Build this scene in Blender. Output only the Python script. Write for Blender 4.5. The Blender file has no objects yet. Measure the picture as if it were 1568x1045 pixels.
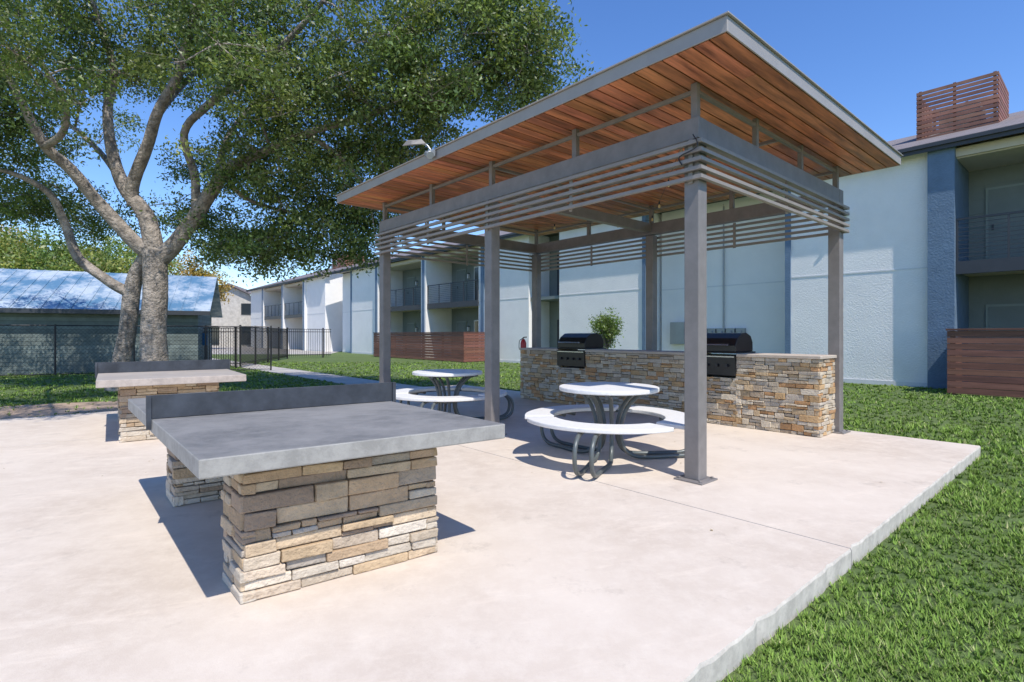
import bpy, math, random
import numpy as np
from mathutils import Vector, Matrix
random.seed(7); rng=np.random.default_rng(7)
scene=bpy.context.scene
F=821.0; CX=784.0; HY=513.0; H=1.27
TH=math.atan2(.661,.75)
B2=(math.cos(TH),math.sin(TH)); A2=(-math.sin(TH),math.cos(TH))
GZ=-.12
def D(px,py,Z): return Vector(((px-CX)/F*Z, Z, H-(py-HY)/F*Z))
class Frame:
    def __init__(s,o,u,v): s.o=o; s.u=u; s.v=v
    def p(s,a,b,z): return (s.o[0]+s.u[0]*a+s.v[0]*b, s.o[1]+s.u[1]*a+s.v[1]*b, z)
ST=Frame((1.609,4.70),B2,A2)
W=Frame((0,0),(1,0),(0,1))
def rotframe(o,ang): return Frame(o,(math.cos(ang),math.sin(ang)),(-math.sin(ang),math.cos(ang)))

def parent_empty(name,loc=(0,0,0)):
    e=bpy.data.objects.new(name,None); e.location=loc; e.empty_display_size=.3
    scene.collection.objects.link(e); return e
def link(ob,parent=None):
    scene.collection.objects.link(ob)
    if parent is not None:
        ob.parent=parent
        ob.matrix_parent_inverse=Matrix.Translation(parent.location).inverted()
    return ob

class MB:
    def __init__(s): s.V=[];s.F=[];s.C=[]
    def _add(s,vs,fs,col=None):
        n=len(s.V); s.V.extend(vs)
        s.F.extend([tuple(i+n for i in f) for f in fs])
        c=col if col is not None else (1,1,1)
        s.C.extend([c]*len(vs))
    def box(s,fr,a0,a1,b0,b1,z0,z1,col=None,jit=0):
        vs=[]
        for z in (z0,z1):
            for (a,b) in ((a0,b0),(a1,b0),(a1,b1),(a0,b1)):
                j=[random.uniform(-jit,jit) for _ in range(3)] if jit else (0,0,0)
                x=fr.p(a+j[0],b+j[1],z+j[2]); vs.append(x)
        s._add(vs,[(3,2,1,0),(4,5,6,7),(0,1,5,4),(1,2,6,5),(2,3,7,6),(3,0,4,7)],col)
    def poly(s,vs,fs,col=None): s._add([tuple(v) for v in vs],fs,col)
    def extrude(s,fr,prof,b0,b1,col=None):
        n=len(prof)
        vs=[fr.p(a,b0,z) for a,z in prof]+[fr.p(a,b1,z) for a,z in prof]
        fs=[tuple(range(n)),tuple(reversed(range(n,2*n)))]
        for i in range(n):
            j=(i+1)%n; fs.append((j,i,i+n,j+n))
        s._add(vs,fs,col)
    def tube(s,pts,rad,n=8,smooth=True,col=None,caps=True,sub=4,wob=0):
        P=[Vector(p) for p in pts]
        if not isinstance(rad,(list,tuple)): rad=[rad]*len(P)
        if smooth and len(P)>2:
            Q=[];R=[]
            for i in range(len(P)-1):
                p0=P[max(i-1,0)];p1=P[i];p2=P[i+1];p3=P[min(i+2,len(P)-1)]
                for k in range(sub):
                    t=k/sub
                    q=.5*((2*p1)+(p2-p0)*t+(2*p0-5*p1+4*p2-p3)*t*t+(-p0+3*p1-3*p2+p3)*t**3)
                    Q.append(q);R.append(rad[i]*(1-t)+rad[i+1]*t)
            Q.append(P[-1]);R.append(rad[-1])
        else: Q=P;R=list(rad)
        up=Vector((0,0,1))
        d0=(Q[1]-Q[0]).normalized()
        x=d0.cross(up)
        if x.length<.05: x=d0.cross(Vector((0,1,0)))
        x.normalize()
        vs=[]
        for i,q in enumerate(Q):
            d=(Q[min(i+1,len(Q)-1)]-Q[max(i-1,0)])
            if d.length<1e-9: d=d0.copy()
            d.normalize()
            x=(x-d*x.dot(d)); 
            if x.length<1e-6: x=d.orthogonal()
            x.normalize(); y=d.cross(x)
            for k in range(n):
                an=2*math.pi*k/n
                r=R[i]*(1+wob*math.sin(3*an+i*.8)+wob*random.uniform(-.5,.5))
                vs.append(tuple(q+x*math.cos(an)*r+y*math.sin(an)*r))
        fs=[]
        for i in range(len(Q)-1):
            for k in range(n):
                k2=(k+1)%n
                fs.append((i*n+k,i*n+k2,(i+1)*n+k2,(i+1)*n+k))
        if caps:
            fs.append(tuple(reversed(range(n)))); m=(len(Q)-1)*n; fs.append(tuple(range(m,m+n)))
        s._add(vs,fs,col); return Q,R
    def disk(s,c,r0,r1,a0,a1,z0,z1,n=48,col=None):
        vs=[];fs=[]
        if r0<=0:
            for z in (z0,z1):
                for k in range(n):
                    an=2*math.pi*k/n; vs.append((c[0]+r1*math.cos(an),c[1]+r1*math.sin(an),z))
            fs=[tuple(reversed(range(n))),tuple(range(n,2*n))]
            for k in range(n):
                k2=(k+1)%n; fs.append((k,k2,n+k2,n+k))
        else:
            for k in range(n+1):
                an=a0+(a1-a0)*k/n; ca,sa=math.cos(an),math.sin(an)
                for (r,z) in ((r0,z0),(r1,z0),(r1,z1),(r0,z1)):
                    vs.append((c[0]+r*ca,c[1]+r*sa,z))
            for k in range(n):
                for j in range(4):
                    j2=(j+1)%4
                    fs.append((k*4+j,k*4+j2,(k+1)*4+j2,(k+1)*4+j))
            fs.append((3,2,1,0)); m=n*4; fs.append((m,m+1,m+2,m+3))
        s._add(vs,fs,col)
    def make(s,name,mat,parent=None,bevel=0,smooth=False,seg=1):
        me=bpy.data.meshes.new(name)
        me.from_pydata(s.V,[],s.F); 
        at=me.color_attributes.new('Col','FLOAT_COLOR','POINT')
        arr=np.ones((len(s.V),4),dtype=np.float32); arr[:,:3]=np.array(s.C,dtype=np.float32)
        at.data.foreach_set('color',arr.ravel())
        if smooth: me.polygons.foreach_set('use_smooth',[True]*len(me.polygons))
        me.materials.append(mat); me.update()
        ob=bpy.data.objects.new(name,me); link(ob,parent)
        if bevel:
            m=ob.modifiers.new('bev','BEVEL'); m.width=bevel; m.segments=seg; m.limit_method='ANGLE'; m.angle_limit=math.radians(40)
        return ob

def npmesh(name,V,nv,mat,parent=None,col=None):
    N=len(V)//nv
    me=bpy.data.meshes.new(name)
    me.vertices.add(len(V)); me.vertices.foreach_set('co',V.astype(np.float32).ravel())
    me.loops.add(len(V)); me.loops.foreach_set('vertex_index',np.arange(len(V),dtype=np.int32))
    me.polygons.add(N); me.polygons.foreach_set('loop_start',np.arange(0,len(V),nv,dtype=np.int32))
    try: me.polygons.foreach_set('loop_total',np.full(N,nv,dtype=np.int32))
    except Exception: pass
    me.update(calc_edges=True)
    if col is not None:
        at=me.color_attributes.new('Col','FLOAT_COLOR','POINT')
        c=np.ones((len(V),4),dtype=np.float32); c[:,:3]=np.repeat(col,nv,axis=0)
        at.data.foreach_set('color',c.ravel())
    me.materials.append(mat)
    ob=bpy.data.objects.new(name,me); link(ob,parent); return ob

# ---------------- materials
def newmat(name):
    m=bpy.data.materials.new(name); m.use_nodes=True
    nt=m.node_tree; b=nt.nodes['Principled BSDF']; return m,nt,b
def noise(nt,vec,scale,detail=5,rough=.6):
    n=nt.nodes.new('ShaderNodeTexNoise'); n.inputs['Scale'].default_value=scale
    n.inputs['Detail'].default_value=detail; n.inputs['Roughness'].default_value=rough
    nt.links.new(vec,n.inputs['Vector']); return n.outputs['Fac']
def mrange(nt,v,a,b,c,d):
    n=nt.nodes.new('ShaderNodeMapRange'); n.inputs[1].default_value=a;n.inputs[2].default_value=b
    n.inputs[3].default_value=c;n.inputs[4].default_value=d; nt.links.new(v,n.inputs[0]); return n.outputs[0]
def mixc(nt,f,a,b,mode='MIX'):
    n=nt.nodes.new('ShaderNodeMix'); n.data_type='RGBA'; n.blend_type=mode
    for k,v in ((0,f),(6,a),(7,b)):
        if isinstance(v,(int,float)): n.inputs[k].default_value=v
        elif isinstance(v,tuple): n.inputs[k].default_value=(*v,1)
        else: nt.links.new(v,n.inputs[k])
    return n.outputs[2]
def objco(nt):
    t=nt.nodes.new('ShaderNodeTexCoord'); return t.outputs['Object']
def aligned(nt,d,sa,sb,sz):
    co=objco(nt)
    def dot(v):
        n=nt.nodes.new('ShaderNodeVectorMath'); n.operation='DOT_PRODUCT'; nt.links.new(co,n.inputs[0]); n.inputs[1].default_value=v; return n.outputs['Value']
    c=nt.nodes.new('ShaderNodeCombineXYZ')
    nt.links.new(dot((d[0]*sa,d[1]*sa,0)),c.inputs[0]); nt.links.new(dot((-d[1]*sb,d[0]*sb,0)),c.inputs[1]); nt.links.new(dot((0,0,sz)),c.inputs[2])
    return c.outputs[0]
def bumpn(nt,b,h,strength,dist):
    n=nt.nodes.new('ShaderNodeBump'); n.inputs['Strength'].default_value=strength; n.inputs['Distance'].default_value=dist
    nt.links.new(h,n.inputs['Height']); nt.links.new(n.outputs[0],b.inputs['Normal'])
def M(name,col,rough=.6,metal=0,var=.2,scale=3,bump=0,bscale=60,bdist=.01,attr=False,vec=None,tint=None):
    m,nt,b=newmat(name)
    co=objco(nt) if vec is None else aligned(nt,*vec)
    n1=noise(nt,co,scale,4,.65)
    f=mrange(nt,n1,.3,.7,0,1)
    c1=tuple(x*(1-var) for x in col); c2=tuple(min(1,x*(1+var)) for x in (tint or col))
    c=mixc(nt,f,c1,c2)
    if attr:
        a=nt.nodes.new('ShaderNodeAttribute'); a.attribute_name='Col'
        c=mixc(nt,1.0,c,a.outputs['Color'],'MULTIPLY')
    nt.links.new(c,b.inputs['Base Color'])
    b.inputs['Roughness'].default_value=rough; b.inputs['Metallic'].default_value=metal
    if bump:
        bumpn(nt,b,noise(nt,co,bscale,2.5,.6),bump,bdist)
    return m
def concrete(name,c1,c2,c3,rough=.85,stain=.35,big=.55,side=None,st_scale=2.1):
    m,nt,b=newmat(name); co=objco(nt)
    f1=mrange(nt,noise(nt,co,big,3,.65),.36,.64,0,1)
    f2=mrange(nt,noise(nt,co,6,6,.8),.42,.72,0,.7)
    c=mixc(nt,f1,c1,c2); c=mixc(nt,f2,c,c3)
    f4=mrange(nt,noise(nt,co,st_scale,7,.78),.57,.72,0,stain)
    c=mixc(nt,f4,c,tuple(x*.66 for x in c1))
    f5=mrange(nt,noise(nt,aligned(nt,(1,.35),1,4,1),1.1,5,.7),.56,.7,0,stain*.8)
    c=mixc(nt,f5,c,tuple(min(.8,x*1.18) for x in c2))
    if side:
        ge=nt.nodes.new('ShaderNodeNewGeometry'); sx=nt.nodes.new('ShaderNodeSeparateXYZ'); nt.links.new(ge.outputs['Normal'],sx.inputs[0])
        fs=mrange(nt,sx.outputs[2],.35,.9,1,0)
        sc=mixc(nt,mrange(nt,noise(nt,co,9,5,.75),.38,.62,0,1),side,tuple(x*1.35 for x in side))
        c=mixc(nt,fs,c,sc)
    nt.links.new(c,b.inputs['Base Color']); b.inputs['Roughness'].default_value=rough
    h=noise(nt,co,110,2,.7); bumpn(nt,b,h,.3,.004)
    return m
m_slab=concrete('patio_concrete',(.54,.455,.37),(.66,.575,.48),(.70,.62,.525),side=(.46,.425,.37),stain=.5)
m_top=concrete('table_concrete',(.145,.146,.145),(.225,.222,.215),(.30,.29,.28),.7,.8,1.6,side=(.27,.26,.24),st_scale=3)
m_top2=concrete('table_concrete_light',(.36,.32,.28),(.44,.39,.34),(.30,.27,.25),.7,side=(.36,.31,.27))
m_path=concrete('path_concrete',(.36,.33,.3),(.45,.42,.38),(.5,.47,.43))
m_stone=M('ledgestone',(1,1,1),.85,0,.26,11,.9,40,.015,True)
m_mortar=M('dark_mortar',(.16,.13,.11),.95)  # dark mortar tone for stone cores and slab joints
m_steel=M('pergola_steel_paint',(.205,.188,.178),.42,0,.14,6,.1,40,.002)
m_plate=M('dark_steel_plate',(.05,.056,.068),.5,.2,.4,5,.1,50,.002)
m_tube=M('grey_powdercoat_tube',(.10,.115,.115),.35,.1,.1,8)
m_white=M('white_table_surface',(.74,.73,.70),.45,0,.06,20,.05,200,.001)
m_wood=M('cedar_soffit',(.34,.12,.055),.5,0,.45,1.2,.15,3,.003,True,vec=(B2,1.2,14,14),tint=(.46,.175,.08))  # wood grain and knots; paler patches also paint in reflected sun
m_fwood=M('patio_fence_wood',(.20,.085,.06),.65,0,.3,1.2,.2,3,.003,True,vec=(A2,1,10,14))
m_stucco=M('white_stucco',(.86,.84,.81),.9,0,.04,1.2,.6,26,.02)
m_stucco2=M('white_panel',(.84,.825,.80),.8,0,.04,.8,.12,30,.01)
m_blue=M('blue_trim_paint',(.125,.19,.275),.7,0,.12,3,.6,22,.02)
m_grey=M('sage_grey_wall',(.19,.22,.21),.8,0,.08,2,.2,30,.01)
m_dark=M('dark_trim',(.04,.045,.055),.5,0,.1)
m_cream=M('cream_soffit',(.6,.54,.44),.8,0,.06)
m_frame=M('white_frame',(.7,.7,.7),.5,0,.05)
m_sage=M('sage_door',(.25,.30,.275),.6,0,.05)
m_black=M('grill_black_enamel',(.018,.018,.02),.28,.2,.2,5)
m_chrome=M('stainless',(.5,.5,.5),.25,1,.1)
m_ss=M('black_iron',(.03,.03,.033),.45,.3,.1)
m_greymetal=M('galvanised_metal',(.35,.37,.38),.45,.6,.1)
m_red=M('red_enamel',(.45,.02,.02),.35,0,.1)
m_shed=M('shed_wall',(.16,.195,.185),.85,0,.2,3,.3,20,.01,True)
m_droof=M('roof_metal',(.2,.19,.185),.5,.3,.1)
m_bark=M('oak_bark',(.27,.235,.2),.95,0,.6,5,1.0,16,.06)
m_dirt=M('dirt',(.38,.28,.2),.95,0,.35,2,.6,30,.03)
m_chim=M('chimney_wood',(.27,.13,.09),.7,0,.25,2,attr=True)
def glassy():
    m,nt,b=newmat('window_glass'); b.inputs['Base Color'].default_value=(.03,.04,.05,1); b.inputs['Roughness'].default_value=.06
    return m
m_glass=glassy()
def shingles():
    m,nt,b=newmat('asphalt_shingles'); co=aligned(nt,A2,1,1,1)
    br=nt.nodes.new('ShaderNodeTexBrick'); br.inputs['Scale'].default_value=3
    br.inputs['Color1'].default_value=(.15,.13,.13,1); br.inputs['Color2'].default_value=(.22,.19,.19,1); br.inputs['Mortar'].default_value=(.07,.065,.065,1)
    br.inputs['Mortar Size'].default_value=.02; br.inputs['Brick Width'].default_value=.9; br.inputs['Row Height'].default_value=.4
    nt.links.new(co,br.inputs['Vector'])
    c=mixc(nt,mrange(nt,noise(nt,co,40,4),.3,.7,0,.5),br.outputs['Color'],(.25,.22,.22)); nt.links.new(c,b.inputs['Base Color'])
    b.inputs['Roughness'].default_value=.9; return m
m_shingle=shingles()
def blueroof():
    m,nt,b=newmat('blue_metal_roof'); co=objco(nt)
    f=mrange(nt,noise(nt,co,.9,6,.75),.43,.6,0,1)
    c=mixc(nt,f,(.11,.23,.35),(.5,.57,.62)); nt.links.new(c,b.inputs['Base Color'])  # pale noise patches put white sun glare into the roof colour
    b.inputs['Roughness'].default_value=.4; b.inputs['Metallic'].default_value=.2; return m
m_blueroof=blueroof()
def leafmat(name,tf=.35,gl=.0):
    m,nt,b=newmat(name); out=nt.nodes['Material Output']
    a=nt.nodes.new('ShaderNodeAttribute'); a.attribute_name='Col'
    nt.nodes.remove(b)
    df=nt.nodes.new('ShaderNodeBsdfDiffuse'); nt.links.new(a.outputs['Color'],df.inputs['Color']); sh=df.outputs[0]
    if gl:
        gs=nt.nodes.new('ShaderNodeBsdfGlossy'); gs.inputs['Roughness'].default_value=.45; gs.inputs['Color'].default_value=(1,1,1,1)
        mg=nt.nodes.new('ShaderNodeMixShader'); mg.inputs[0].default_value=gl; nt.links.new(sh,mg.inputs[1]); nt.links.new(gs.outputs[0],mg.inputs[2]); sh=mg.outputs[0]
    if tf:
        tr=nt.nodes.new('ShaderNodeBsdfTranslucent')
        mc=mixc(nt,1.0,a.outputs['Color'],(1.5,1.6,.7),'MULTIPLY'); nt.links.new(mc,tr.inputs['Color'])
        mx=nt.nodes.new('ShaderNodeMixShader'); mx.inputs[0].default_value=tf
        nt.links.new(sh,mx.inputs[1]); nt.links.new(tr.outputs[0],mx.inputs[2]); sh=mx.outputs[0]
    nt.links.new(sh,out.inputs['Surface']); return m
m_leaf=leafmat('leaf',.3,.045); m_blade=leafmat('grass_blade',0,0)
def groundmat():
    m,nt,b=newmat('lawn'); co=objco(nt)
    c=mixc(nt,mrange(nt,noise(nt,co,.5,4,.6),.35,.65,0,1),(.095,.155,.033),(.145,.195,.05))
    c=mixc(nt,mrange(nt,noise(nt,co,9,5,.75),.4,.65,0,.8),c,(.05,.09,.02))
    c=mixc(nt,mrange(nt,noise(nt,co,60,2,.7),.4,.7,0,.5),c,(.15,.20,.07))
    nt.links.new(c,b.inputs['Base Color']); b.inputs['Roughness'].default_value=.9
    bumpn(nt,b,noise(nt,co,30,3,.8),.8,.04); return m
m_lawn=groundmat()

# ---------------- ground
g=MB(); g.poly([(-400,-60,GZ),(400,-60,GZ),(400,600,GZ),(-400,600,GZ)],[(0,1,2,3)]); g.make('lawn_ground',m_lawn)
pe=parent_empty('concrete_patio',ST.p(0,2,0))
sb=[-14,-9.2,-4.95,-.7,3.75]; tb=[-1.4,5.85,8.6]
mb=MB()
for i in range(len(sb)-1):
    for j in range(len(tb)-1):
        a0=sb[i]+(.004 if i else 0);a1=sb[i+1]-(.004 if i<len(sb)-2 else 0);b0=tb[j]+(.004 if j else 0);b1=tb[j+1]-(.004 if j<len(tb)-2 else 0)
        if j==0:
            n=max(4,int((a1-a0)/.07)); top=[];bot=[]
            for k in range(n+1):
                a=a0+(a1-a0)*k/n; e=random.uniform(-.003,.003)
                if random.random()<.06 and 0<k<n: e+=random.uniform(.008,.02)
                top.append((a,b0+e)); bot.append((a,b0+random.uniform(-.004,.003)))
            vs=[ST.p(a,b,0) for a,b in top]+[ST.p(a1,b1,0),ST.p(a0,b1,0)]
            m0=len(vs); vs+= [ST.p(a,b-.006,-.012-random.uniform(0,.005)) for a,b in top]
            m1=len(vs); vs+= [ST.p(a,b,-.3) for a,b in bot]+[ST.p(a1,b1,-.3),ST.p(a0,b1,-.3)]
            fs=[tuple(range(n+3))]
            for k in range(n):
                fs.append((m0+k,m0+k+1,k+1,k)); fs.append((m1+k,m1+k+1,m0+k+1,m0+k))
            fs.append((n,m0+n,m1+n,m1+n+1,n+1)); fs.append((n+1,m1+n+1,m1+n+2,n+2)); fs.append((n+2,m1+n+2,m1,m0,0))
            mb.poly(vs,fs)
        else: mb.box(ST,a0,a1,b0,b1,-.3,0)
mb.make('slab_panels',m_slab,pe)
mb=MB(); mb.box(ST,sb[0]+.02,sb[-1]-.02,tb[0]+.05,tb[-1]-.02,-.29,-.012); mb.make('joint_base',m_mortar,pe)
mb=MB(); mb.box(ST,2.1,3.3,8.62,34,-.25,-.112); mb.make('walkway_path',m_path)
pts=[];n=40
for k in range(n):
    an=2*math.pi*k/n; r=1+.12*math.sin(3*an)+.1*math.sin(5*an+1)
    p=ST.p(-6.2+5.2*r*math.cos(an),9.6+2.3*r*math.sin(an),GZ+.005); pts.append(p)
mb=MB(); mb.poly(pts,[tuple(range(n))]); mb.make('dirt_bed',m_dirt)
mb=MB(); mb.poly([(-60,38,GZ+.004),(-13,38,GZ+.004),(-20,75,GZ+.004),(-90,75,GZ+.004)],[(0,1,2,3)]); mb.make('parking_lot_pavement',m_path)

# ---------------- ledgestone
PAL=[(.52,.37,.23),(.58,.44,.29),(.49,.36,.25),(.54,.46,.35),(.44,.35,.26),(.61,.48,.33),(.46,.40,.33),(.53,.39,.24),(.38,.28,.20)]
PAL_SUN=[(.66,.57,.45),(.69,.61,.50),(.61,.53,.42),(.63,.51,.38),(.57,.47,.35)]  # paler stone tones, imitating sunlight below the table top's shade
PAL2=[(.54,.40,.24),(.62,.51,.36),(.55,.36,.18),(.52,.45,.36),(.66,.57,.44),(.46,.36,.25),(.56,.32,.15),(.57,.48,.36),(.64,.54,.40)]
def stones(mb,fr,a0,a1,b0,b1,z0,z1,pal,hmin=.035,hmax=.075,lmin=.09,lmax=.3,pro=.022,sun_h=0,jit=.003):
    z=z0
    while z<z1-.005:
        h=random.uniform(hmin,hmax)
        if z+h>z1-.03: h=z1-z
        for side in range(4):
            L=(a1-a0) if side%2==0 else (b1-b0)
            x=-random.uniform(0,.02); 
            while x<L:
                l=random.uniform(lmin,lmax)
                if x+l>L-.06: l=L-x+random.uniform(.0,.016)
                th=.05
                zz0=z+.0025; zz1=z+h-.0025; hh=[(zz0,zz1)]
                if h>.058 and random.random()<.45: m_=z+h*random.uniform(.35,.65); hh=[(zz0,m_-.002),(m_+.002,zz1)]
                for (q0,q1) in hh:
                    p2=PAL_SUN if (z<z0+sun_h and random.random()<.8) else pal  # bottom courses mostly take the palette with sunlight painted in
                    c=random.choice(p2); k=random.uniform(.85,1.15); c=tuple(min(.78,q*k) for q in c)
                    xa=x+.002;xb=x+l-.002; pp=random.uniform(.002,pro)
                    parts=[(xa,xb)]
                    if len(hh)>1 and l>.16 and random.random()<.5:
                        xm=xa+(xb-xa)*random.uniform(.35,.65); parts=[(xa,xm-.002),(xm+.002,xb)]
                    for (ya,yb) in parts:
                        pq=pp+random.uniform(-.006,.006)
                        if side==0: mb.box(fr,a0+ya,a0+yb,b0-pq,b0+th,q0,q1,c,jit)
                        elif side==1: mb.box(fr,a1-th,a1+pq,b0+ya,b0+yb,q0,q1,c,jit)
                        elif side==2: mb.box(fr,a0+ya,a0+yb,b1-th,b1+pq,q0,q1,c,jit)
                        else: mb.box(fr,a0-pq,a0+th,b0+ya,b0+yb,q0,q1,c,jit)
                x+=l
        z+=h

# ---------------- ping pong tables
def pingpong(origin,u,v,topmat,idx):
    fr=Frame(origin,u,v)
    e=parent_empty('ping_pong_table' if idx==0 else 'ping_pong_table.001',fr.p(.76,1.37,0))
    mb=MB(); mb.box(fr,0,1.525,0,2.74,.675,.76); mb.make('table_top',topmat,e,.007,seg=2)
    for k,(b0,b1) in enumerate(((.28,.60),(2.15,2.47))):
        mb=MB(); mb.box(fr,.26,1.21,b0+.025,b1-.025,0,.674); mb.make('leg_core_%d'%(k+1),m_mortar,e)
        mb=MB(); stones(mb,fr,.235,1.235,b0,b1,.002,.672,PAL,.042,.09,.11,.36,.026,.2,.0042); mb.make('stone_leg_%d'%(k+1),m_stone,e,.006,seg=2)  # sunlit band at the leg foot is painted by paler stones
    mb=MB(); mb.box(fr,-.03,1.555,1.366,1.374,.763,.905)
    mb.box(fr,-.03,.0-.004,1.35,1.366,.70,.905); mb.box(fr,1.53,1.555,1.35,1.366,.70,.905)
    mb.box(fr,.05,1.475,1.374,1.41,.763,.769)
    for a in (.2,.6,1.0,1.35): mb.box(fr,a,a+.02,1.385,1.40,.769,.776)
    mb.make('steel_net',m_plate,e,.0015)
u1=Vector((.815,.58)).normalized(); v1=Vector((-.65,.76)).normalized()
pingpong((-1.28,2.19),tuple(u1),tuple(v1),m_top,0)
pingpong((-4.62,5.95),(.8,.6),(-.6,.8),m_top2,1)

# ---------------- pergola
pg=parent_empty('pergola_shade_structure',ST.p(1.75,2.81,0))
cols=[(0,0),(0,2.815),(0,5.63),(3.5,0),(3.5,2.815),(3.5,5.63)]
mb=MB(); mp=MB()
for (s,t) in cols:
    mb.box(ST,s-.07,s+.07,t-.07,t+.07,.012,2.95)
    mp.box(ST,s-.135,s+.135,t-.135,t+.135,.0,.014)
    for a in (-.1,.1):
        for b in (-.1,.1):
            c=ST.p(s+a,t+b,0); mp.disk(c,0,.014,0,7,.014,.028,n=6)
mb.make('columns',m_steel,pg,.008,seg=2); mp.make('base_plates',m_steel,pg,.002)
mb=MB()
L=5.63;Wd=3.5
z0,z1=2.965,3.15
mb.box(ST,-.07,.07,-.07,L+.07,z0,z1); mb.box(ST,Wd-.07,Wd+.07,-.07,L+.07,z0,z1)
mb.box(ST,.072,Wd-.072,-.068,.068,z0+.002,z1-.002); mb.box(ST,.072,Wd-.072,L-.068,L+.068,z0+.002,z1-.002)
mb.box(ST,.072,Wd-.072,2.815-.05,2.815+.05,z0+.03,z1-.004)
mb.make('beams',m_steel,pg,.006,seg=2)
mb=MB()
for t in (0,1.4,2.815,4.2,5.63):
    for s in (0,Wd): mb.box(ST,s-.03,s+.03,t-.03,t+.03,3.15,3.468)
for s in (1.17,2.33):
    for t in (0,L): mb.box(ST,s-.025,s+.025,t-.025,t+.025,3.148,3.468)
for s in (0,Wd):
    for a,b in ((.031,1.369),(1.431,2.784),(2.846,4.169),(4.231,5.599)): mb.box(ST,s-.018,s+.018,a,b,3.385,3.42)
for t in (0,L):
    for a,b in ((.031,1.144),(1.196,2.304),(2.356,3.469)): mb.box(ST,a,b,t-.018,t+.018,3.385,3.42)
mb.box(ST,1.73,1.77,.019,L-.019,3.385,3.42)
for t in (2.815,): mb.box(ST,.031,1.729,t-.018,t+.018,3.383,3.418); mb.box(ST,1.771,3.469,t-.018,t+.018,3.383,3.418)
mb.make('purlins',m_steel,pg,.003)
mb=MB(); o=.105
for i in range(5):
    z=2.60+i*.076
    mb.box(ST,-o-.02,-o+.02,-o-.02,L+o+.02,z,z+.034); mb.box(ST,Wd+o-.02,Wd+o+.02,-o-.02,L+o+.02,z,z+.034)
    mb.box(ST,-o+.021,Wd+o-.021,-o-.02,-o+.02,z+.001,z+.033); mb.box(ST,-o+.021,Wd+o-.021,L+o-.02,L+o+.02,z+.001,z+.033)
for (s,t) in ((-o+.03,1.4),(-o+.03,4.2),(Wd+o-.03,1.4),(Wd+o-.03,4.2),(-.08,0),(-.08,2.815),(-.08,L),(Wd+.08,0),(Wd+.08,2.815),(Wd+.08,L)):
    mb.box(ST,s-.008,s+.008,t-.02,t+.02,2.58,2.96)
for s in (1.75,):
    for t in (-o+.03,L+o-.03): mb.box(ST,s-.02,s+.02,t-.008,t+.008,2.58,2.96)
mb.make('louvre_slats',M('slat_paint',(.27,.24,.215),.4,0,.1,6),pg,.002)
mb=MB(); r0,r1,q0,q1=-.58,Wd+.58,-.58,L+.58
t=q0+.02
while t<q1-.03:
    w=min(.135,q1-.02-t); s=r0+.02
    cuts=sorted([r0+.02,r1-.02]+([random.uniform(r0+.8,r1-.8)] if random.random()<.7 else []))
    for a,b in zip(cuts[:-1],cuts[1:]):
        k=random.uniform(.62,1.35); c=(k,k*random.uniform(.9,1.1),k*random.uniform(.85,1.12))
        mb.box(ST,a+.002,b-.002,t,t+w-.013,3.47-random.uniform(0,.003),3.49+random.uniform(0,.003),c)
    t+=w
mb.make('wood_soffit',m_wood,pg,.002)
mb=MB(); mb.box(ST,r0+.012,r1-.012,q0+.012,q1-.012,3.505,3.585); mb.make('roof_deck',m_droof,pg)
mb=MB()
mb.box(ST,r0,r0+.012,q0,q1,3.47,3.585);mb.box(ST,r1-.012,r1,q0,q1,3.47,3.585)
mb.box(ST,r0+.013,r1-.013,q0,q0+.012,3.47,3.585);mb.box(ST,r0+.013,r1-.013,q1-.012,q1,3.47,3.585)
mb.box(ST,r0-.02,r1+.02,q0-.02,q1+.02,3.587,3.60)
mb.make('roof_fascia',M('fascia_metal',(.36,.33,.30),.45,.2,.08),pg,.002)
fl=parent_empty('flood_light',ST.p(-.58,3.4,3.62))
mb=MB()
mb.box(ST,-.66,-.60,3.2,3.32,3.50,3.58); mb.tube([ST.p(-.63,3.26,3.58),ST.p(-.66,3.3,3.65),ST.p(-.7,3.36,3.68)],.014,6)
mb.tube([ST.p(-.60,3.30,3.56),ST.p(-.72,3.2,3.50),ST.p(-.74,3.1,3.46)],[.03,.04,.05],10,smooth=False)
mb.make('bracket',m_greymetal,fl,.004)
mb=MB(); mb.poly([ST.p(-.87,3.34,3.62),ST.p(-.68,3.28,3.66),ST.p(-.68,3.50,3.70),ST.p(-.87,3.56,3.66),
  ST.p(-.83,3.38,3.69),ST.p(-.71,3.34,3.73),ST.p(-.71,3.46,3.75),ST.p(-.83,3.50,3.73)],[(3,2,1,0),(4,5,6,7),(0,1,5,4),(1,2,6,5),(2,3,7,6),(3,0,4,7)])
mb.make('lamp_head',M('lamp_housing',(.22,.2,.18),.5),fl,.006)
sl=parent_empty('string_lights',ST.p(1.75,2.8,2.9)); mb=MB(); ml=MB()
def hang(p0,p1,nb,sag):
    P=[]
    for k in range(13):
        f=k/12; x=Vector(p0).lerp(Vector(p1),f); x.z-=sag*4*f*(1-f); P.append(x)
    mb.tube(P,.003,5,smooth=False)
    for k in range(nb):
        f=(k+.5)/nb; x=Vector(p0).lerp(Vector(p1),f); x.z-=sag*4*f*(1-f)
        mb.tube([x,x-Vector((0,0,.04))],.010,6,smooth=False)
        ml.tube([x-Vector((0,0,.04)),x-Vector((0,0,.055)),x-Vector((0,0,.075)),x-Vector((0,0,.09))],[.008,.017,.019,.005],8)
hang(ST.p(.08,.1,3.2),ST.p(3.42,2.8,3.2),4,.08); hang(ST.p(3.42,2.8,3.2),ST.p(.08,5.5,3.2),4,.08)
mb.tube([ST.p(-.13,-.05,2.98),ST.p(-.15,-.1,2.86),ST.p(-.13,.08,2.82),ST.p(-.135,.05,2.74)],.005,5)
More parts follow.
